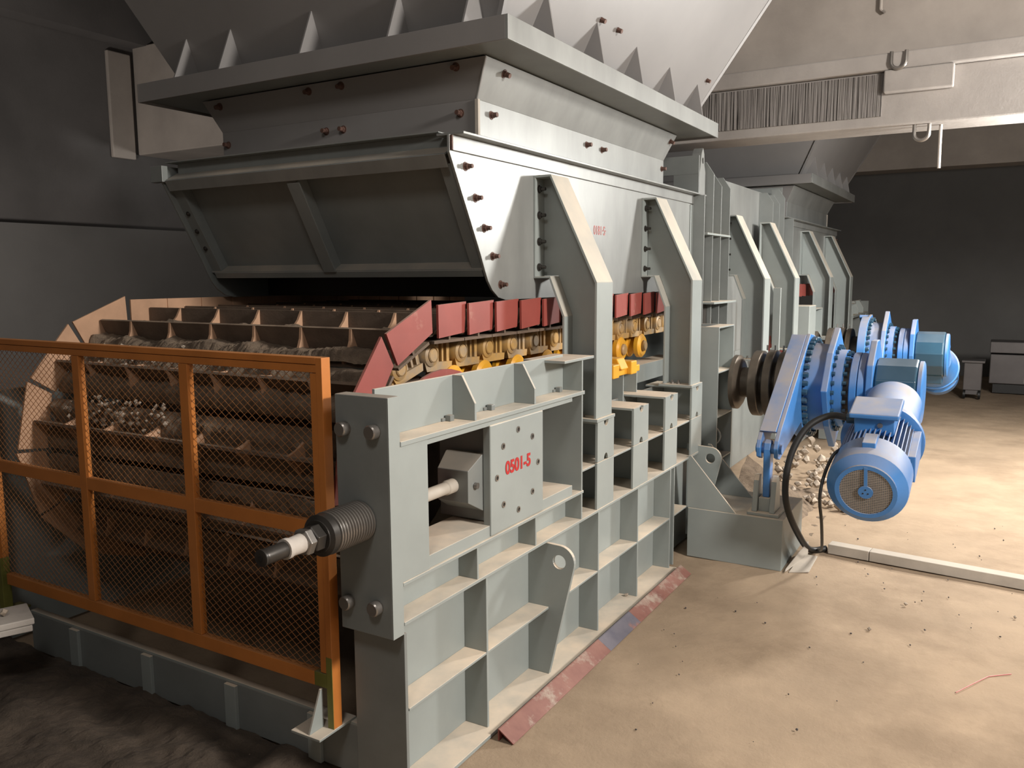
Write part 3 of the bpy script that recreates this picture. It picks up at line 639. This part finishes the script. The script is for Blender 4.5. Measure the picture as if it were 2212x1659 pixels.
for i in range(48):
    A = 2*PI*i/48; c, s_ = math.cos(A), math.sin(A)
    p0 = mp_(.245, c*.15, s_*.15); p1 = mp_(.61, c*.15, s_*.15); e = (MX*c+MU*s_); t = (MX*(-s_)+MU*c)*.0028
    MB().add([p0-t, p0+t, p1+t, p1-t, p0-t+e*.045, p0+t+e*.045, p1+t+e*.04, p1-t+e*.04], [(0,1,2,3), (7,6,5,4), (0,4,5,1), (1,5,6,2), (2,6,7,3), (3,7,4,0)]).build('cooling_fin', BLUE, mo)
mbox('side_pad', BLUE, .27, .6, .165, .205, -.06, .09)
mbox('cowl_clip', BLUE, .11, .23, -.035, .03, .18, .226)
mr('motor_flange', BLUE, [(.61, .205), (.615, .222), (.65, .222), (.655, .21), (.72, .20), (.84, .165), (1.13, .165)])
mbox('terminal_box', BLUE, .36, .56, -.11, .09, .15, .255, taper=0)
mbox('terminal_lid', BLUE, .335, .585, -.135, .115, .255, .285, .008)
MB().cyl(mp_(.36, .02, .215), -MD, 0, .006, .014, 14).build('lid_screw', STEEL, mo, 0, True)
MB().cyl(mp_(.45, -.11, .205), -MX, 0, .05, .03, 16).build('cable_gland', TEAL, mo, 0, True)
def bez(pts, n=40):
    out = []
    P = [Vector(q) for q in pts]
    for i in range(len(P)-1):
        p0, p1, p2, p3 = P[max(i-1, 0)], P[i], P[i+1], P[min(i+2, len(P)-1)]
        for j in range(n//len(P)+2):
            t = j/(n//len(P)+2); out.append(.5*((2*p1)+(p2-p0)*t+(2*p0-5*p1+4*p2-p3)*t*t+(3*p1-p0-3*p2+p3)*t**3))
    return out+[P[-1]]
g0 = mp_(.45, -.155, .205)
tag(MB().tube(bez([g0, (.79, 2.90, .915), (.683, 2.85, .85), (.615, 2.79, .709), (.592, 2.755, .535), (.605, 2.76, .39), (.636, 2.92, .2), (.657, 3.20, .02), (.74, 3.29, .012)]), .019, 12).build('power_cable', BLK, None, 0, True), 'thick black power cable looping from the motor terminal box to the floor', 'cable')
c0 = mp_(.2, -.16, -.09)
tag(MB().tube(bez([(.885, 2.68, .77), (.862, 2.6, .745), (.836, 2.52, .648), (.824, 2.50, .533), (.815, 2.64, .36), (.77, 2.95, .12), (.70, 3.25, .012)]), .0085, 10).build('sensor_cable', BLK, None, 0, True), 'thin black cable dropping past the left side of the motor fan', 'cable')

# ------------------------------------------------------------------ discharge hood between the two feeders
dh = thing('discharge_hood', 'grey discharge hood with upright fins and lifting eye between the two feeders', 'hood', (-1.2, 5.2, 1.3))
B('side_panel', HOODG, dh, -.412, -.40, 3.92, 6.50, 1.05, 2.47)
for yy, sg in ((3.905, 1), (6.50, 1)):
    B('top_beam', PANG, dh, -2.0, -.33, yy, yy+.012, 2.43, 2.56); B('end_post', PANG, dh, -.52, -.33, yy, yy+.012, 1.05, 2.43); B('cross_beam', PANG, dh, -2.0, -.53, yy, yy+.012, 1.7, 2.2)
MB().hole_prism('x', [(3.925, 1.05), (4.06, 1.05), (4.06, 2.44), (4.03, 2.46), (4.02, 2.58), (3.99, 2.62), (3.96, 2.58), (3.925, 2.44)], (3.99, 2.53), .022, -.40, -.33).build('eye_plate', HOODG, dh, .001)
for y0, top in ((4.07, 2.53), (4.27, 2.46), (4.50, 2.46), (5.9, 2.46), (6.15, 2.46), (6.36, 2.53)):
    MB().prism('y', [(-.40, 1.05), (-.27, 1.05), (-.27, top-.09), (-.33, top), (-.40, top)], y0, y0+.012).build('upright_fin', PANG, dh, .0015)
B('tie_bar', GREY, dh, -.40, -.26, 3.92, 4.5, 2.0, 2.015); B('tie_bar', GREY, dh, -.40, -.26, 5.92, 6.36, 2.0, 2.015); B('tie_bar', GREY, dh, -.40, -.2, 3.92, 4.5, 1.5, 1.515)
B('lower_panel', PANG, dh, -.42, -.41, 3.75, 6.65, .0, 1.05)
B('gauge_box', GREY, dh, -.12, .06, 6.05, 6.35, 1.0, 1.42, bevel=.006)
B('strut', GREY, dh, -.08, -.02, 5.2, 5.23, .3, 1.6)

# ------------------------------------------------------------------ far feeder, head to head with the near one
mirror(hp_, 'smaller looking grey feed hopper with spiked collar beyond the beam', ('bolt',))
h2 = mirror(hd, 'far skirt hood with plain grey side below the far hopper', ('rivet',))
mirror(fr, 'base frame of the far feeder half hidden behind the blue drives', ('clip', 'face_plate'))
mirror(dr, 'far blue planetary gearbox standing behind the near motor and gearbox')
mirror(mo, 'far blue motor hidden behind the far gearbox housing', ('cooling_fin', 'fan_grille'))
mirror(pd, 'far pedestal behind the near gearbox')
a2 = bpy.data.objects.new('apron_conveyor', None); COL.objects.link(a2); a2.location = (-1.2, YM-1.8, .5); a2['label'] = 'far apron conveyor with red wings glimpsed between the far pillars'; a2['category'] = 'conveyor'
for k in range(0, 14):
    o_ = frame(k)[0]; o = bpy.data.objects.new('side_wing', WR); COL.objects.link(o); o.parent = a2; o.location = Vector((XR, YM-o_.y, o_.z))-Vector(a2.location); o.scale = (1, -1, 1)
o = bpy.data.objects.new('sprocket_disc', bpy.data.objects['sprocket_disc'].data); COL.objects.link(o); o.parent = a2; o.scale = (1, -1, 1); o.location = (0, 0, 0)
text('number', '0181·S·', .07, (-.329, 2.21, 1.953), (PI/2, 0, PI/2), REDF, hd, .8, .0006)['label'] = 'faded red stencilled number'

# ------------------------------------------------------------------ things in the hall
def hook(x, y, z, s_, label):
    q = MB(); q.tube([(x-.5*s_, y, z)]+[(x-.5*s_*math.cos(PI*i/12), y-.01, z-.75*s_-.5*s_*math.sin(PI*i/12)) for i in range(13)]+[(x+.5*s_, y, z)], .014, 10)
    return tag(q.build('lifting_hook', STEEL, None, 0, True), label, 'hook', 'lifting hooks under the roof beam')
hook(.83, 4.93, 3.34, .10, 'upper grey steel U hook on the front of the roof beam ledge')
hook(1.0, 5.05, 2.825, .10, 'bright steel U hook hanging below the roof beam')
tag(MB().box(.735, 1.2, 4.93, 4.999, 3.05, 3.214).build('beam_pad', BEAMW, None, .01), 'pale plaster pad bulging from the roof beam under the upper hook', 'pad')
tag(MB().tube([(1.12, 5.15, 2.821), (1.12, 5.15, 2.66), (1.122, 5.15, 2.5)], .012, 8).build('hanging_rod', PAPER, None, 0, True), 'pale rod hanging below the roof beam right of the lower hook', 'rod')
tag(MB().tube([(.66, 5.17, 4.598)]+[(.66+.03*math.sin(PI*i/8), 5.17, 3.72-.02*i*0-.03*math.cos(PI*(i-4)/8)) for i in range(9)], .012, 8).build('hanging_rope', PAPER, None, 0, True), 'pale rope loop hanging near the ceiling at the top edge', 'rope')
tr = thing('floor_trough', 'long pale floor trough running right from the pedestal', 'trough', (1.5, 3.2, 0))
p0, p1, p2 = Vector((.76, 3.30, .022)), Vector((1.0, 3.275, .022)), Vector((3.4, 3.02, .022))
MB().bar(p0, p1-Vector((.004, 0, 0)), .085, .06).build('trough_section', WHT, tr, .003); MB().bar(p1, p2, .085, .06).build('trough_section', WHT, tr, .003)
for i in range(3): MB().cyl(p0+Vector((.035+.03*i, -.041-.003*i, .0)), (0, -1, 0), 0, .004, .010, 10).build('trough_hole', BLK, tr)
wq = MB(); wq.plate([(.62, 2.80, -.01), (.72, 2.86, -.01), (.72, 3.12, .005), (.63, 3.12, .005)], .006, (0, 0, 1)); wq.plate([(.60, 2.78, 0), (.655, 3.14, 0), (.655, 3.14, .09), (.60, 2.80, .01)], .006, (1, 0, 0))
tag(wq.build('angle_offcut', WHT, None, .001), 'pale bent steel offcut leaning at the foot of the pedestal', 'offcut')
an = thing('angle_iron', 'long red angle iron lying in the sand along the frame foot', 'angle iron', (.08, 1.5, 0))
def angle(y0, y1, m):
    q = MB().prism('y', [(.066, -.012), (.072, -.012), (.072, .034), (.066, .034)], y0, y1); q.prism('y', [(.072, .028), (.072, .034), (.135, -.008), (.13, -.012)], y0, y1); return q.build('angle_length', m, an, .001)
angle(.46, 1.35, ANGL); angle(1.35, 1.72, ANGB); angle(1.72, 2.50, ANGL)
st = thing('board_stack', 'stack of two pale boards at the left edge before the guard', 'boards', (-2.0, -.25, 0))
for i in range(2):
    q = MB().box(-.55, .0, -.20, .0, .028*i, .028*i+.026); o = q.build('board', PAPER, None, .004); o.parent = st; o.location = (.13, .08, .305); o.rotation_euler = (0, 0, 1.15+.04*i)
B('block_stand', CONCD, st, -1.98, -1.85, -.55, -.40, -.016, .304)
q = MB(); rock(q, (-1.80, -.30, .377), .02, random.Random(1)); tag(q.build('stone', ROCK), 'round pale stone lying on the stacked boards', 'stone')
for i, (x, y, lb) in enumerate(((1.133, 2.185, 'whitest small pebble lying alone on the sandy floor before the motor'), (1.255, 2.613, 'tiny pale pebble on the sandy floor between the motor and the trough'), (1.746, 2.694, 'pale pebble near the right edge, in front of the floor trough'))):
    q = MB(); rock(q, (x, y, -.004), .011, random.Random(i+5)); tag(q.build('pebble', ROCK), lb, 'pebble', 'pebbles on the floor')
q = MB(); rock(q, (-.05, 1.97, .012), .014, random.Random(9)); tag(q.build('pebble', ROCK), 'pale pebble lying on the base flange beside a stiffener', 'pebble', 'pebbles on the floor')
tag(MB().tube([(1.526, 1.703, -.008), (1.58, 1.81, -.007), (1.64, 1.926, -.007), (1.725, 2.0, -.007)], .0022, 6).build('red_string', REDF, None, 0, True), 'thin red string lying on the sandy floor at right', 'string')
cb = thing('storage_case', 'long grey metal storage case by the far dark wall', 'case', (2.3, 11.9, 0))
B('case_body', CABG, cb, 1.5, 3.6, 11.7, 12.2, .14, .56, bevel=.01); B('case_lid', CABG, cb, 1.49, 3.61, 11.69, 12.21, .58, .74, bevel=.01); B('case_label', PAPER, cb, 1.93, 2.15, 11.692, 11.7, .16, .36); B('case_foot', BLK, cb, 1.55, 3.55, 11.75, 12.15, 0, .14)
ms = thing('tool_cart', 'small grey cart standing left of the storage case', 'cart', (1.25, 11, 0))
B('cart_body', CABG, ms, 1.2, 1.42, 10.9, 11.2, .12, .5, bevel=.01); B('cart_top', CABG, ms, 1.17, 1.45, 10.87, 11.23, .5, .53, bevel=.005)
for x, y in ((1.22, 10.93), (1.40, 10.93), (1.22, 11.17), (1.40, 11.17)): MB().cyl((x-.015, y, .06), AX, 0, .03, .06, 16).build('wheel', BLK, ms, 0, True)
B('cart_foot', CABG, ms, 1.21, 1.41, 10.92, 11.18, .06, .12)
# loose dirt heap before the guard
def dz_(x, y):
    e = min(1, (x+4.6)/.8, (-.26-x)/.25, (y+2.6)/.6, (-.02-y)/.25+.9); e = max(0, e)
    return -.03+e*(.035+.05*max(0, rnd((x, y, 5), 2.2)+.25)+.03*rnd((x, y, 9), 7)+.012*rnd((x, y, 2), 22))
tag(grid(-4.6, -.24, -2.6, .018, 210, 130, dz_).build('dirt_heap', DIRT, None, 0, False), 'dark loose dirt heaped on the floor under the guard', 'dirt', kind='stuff')
q = MB(); rg = random.Random(11)
for i in range(140):
    x, y = rg.uniform(.12, .9), rg.uniform(4.2, 6.2); rock(q, (x, y, .02+.25*max(0, 1-abs(x-.2)/.4)*rg.random()), rg.uniform(.02, .05), rg)
tag(q.build('spilled_ore', ROCK), 'spilled ore rubble heaped under the near gearbox', 'rubble', kind='stuff')
q = grid(.0, .6, 3.5, 4.9, 24, 50, lambda x, y: -.02+.38*max(0, 1-x/.5)*max(0, 1-abs(y-4.2)/.65)+.03*rnd((x, y, 0), 9))
tag(q.build('ore_pile', SAND, None, 0, False), 'brown ore pile behind the pedestal against the frame', 'ore', kind='stuff')
q = MB(); rg = random.Random(21)
for i in range(170):
    x, y = rg.uniform(.2, 3.2), rg.uniform(-.2, 4.6)
    if not (x < .75 and y > 2.5): rock(q, (x, y, -.006), rg.uniform(.0025, .007), rg)
tag(q.build('floor_chips', DKTX), 'scattered dark chips of debris on the sandy floor', 'debris', kind='stuff')
# flood lamp fixtures, the last three made up for the added fill lights
def flood(p, t, label):
    d = (Vector(t)-Vector(p)).normalized(); up = Vector(p)-d*.25; L_ = thing('flood_lamp', label, 'lamp', tuple(up))
    MB().rev(Vector(p)-d*.25, d, [(0, .05), (.05, .06), (.14, .12), (.145, .12)], 20).build('lamp_housing', DKST, L_, 0, True)
    q = MB().tube([tuple(Vector(p)-d*.2), tuple(Vector(p)-d*.2+Vector((0, 0, .15))), (p[0]-d.x*.2, p[1]-d.y*.2, 4.6)], .012, 8); q.build('lamp_stem', DKST, L_, 0, True)
flood(LAMPS[0][0], LAMPS[0][1], 'flood lamp hung under the roof beam at the right of the hall')
flood(LAMPS[1][0], LAMPS[1][1], 'flood lamp hung over the aisle right of the near feeder')
flood(LAMPS[2][0], LAMPS[2][1], 'added fill lamp hung under the ceiling before the feeder tail')
flood(LAMPS[4][0], LAMPS[4][1], 'added fill lamp pointing down at the floor behind the motors')
flood(LAMPS[3][0], LAMPS[3][1], 'added fill lamp on the dark left side of the hall')
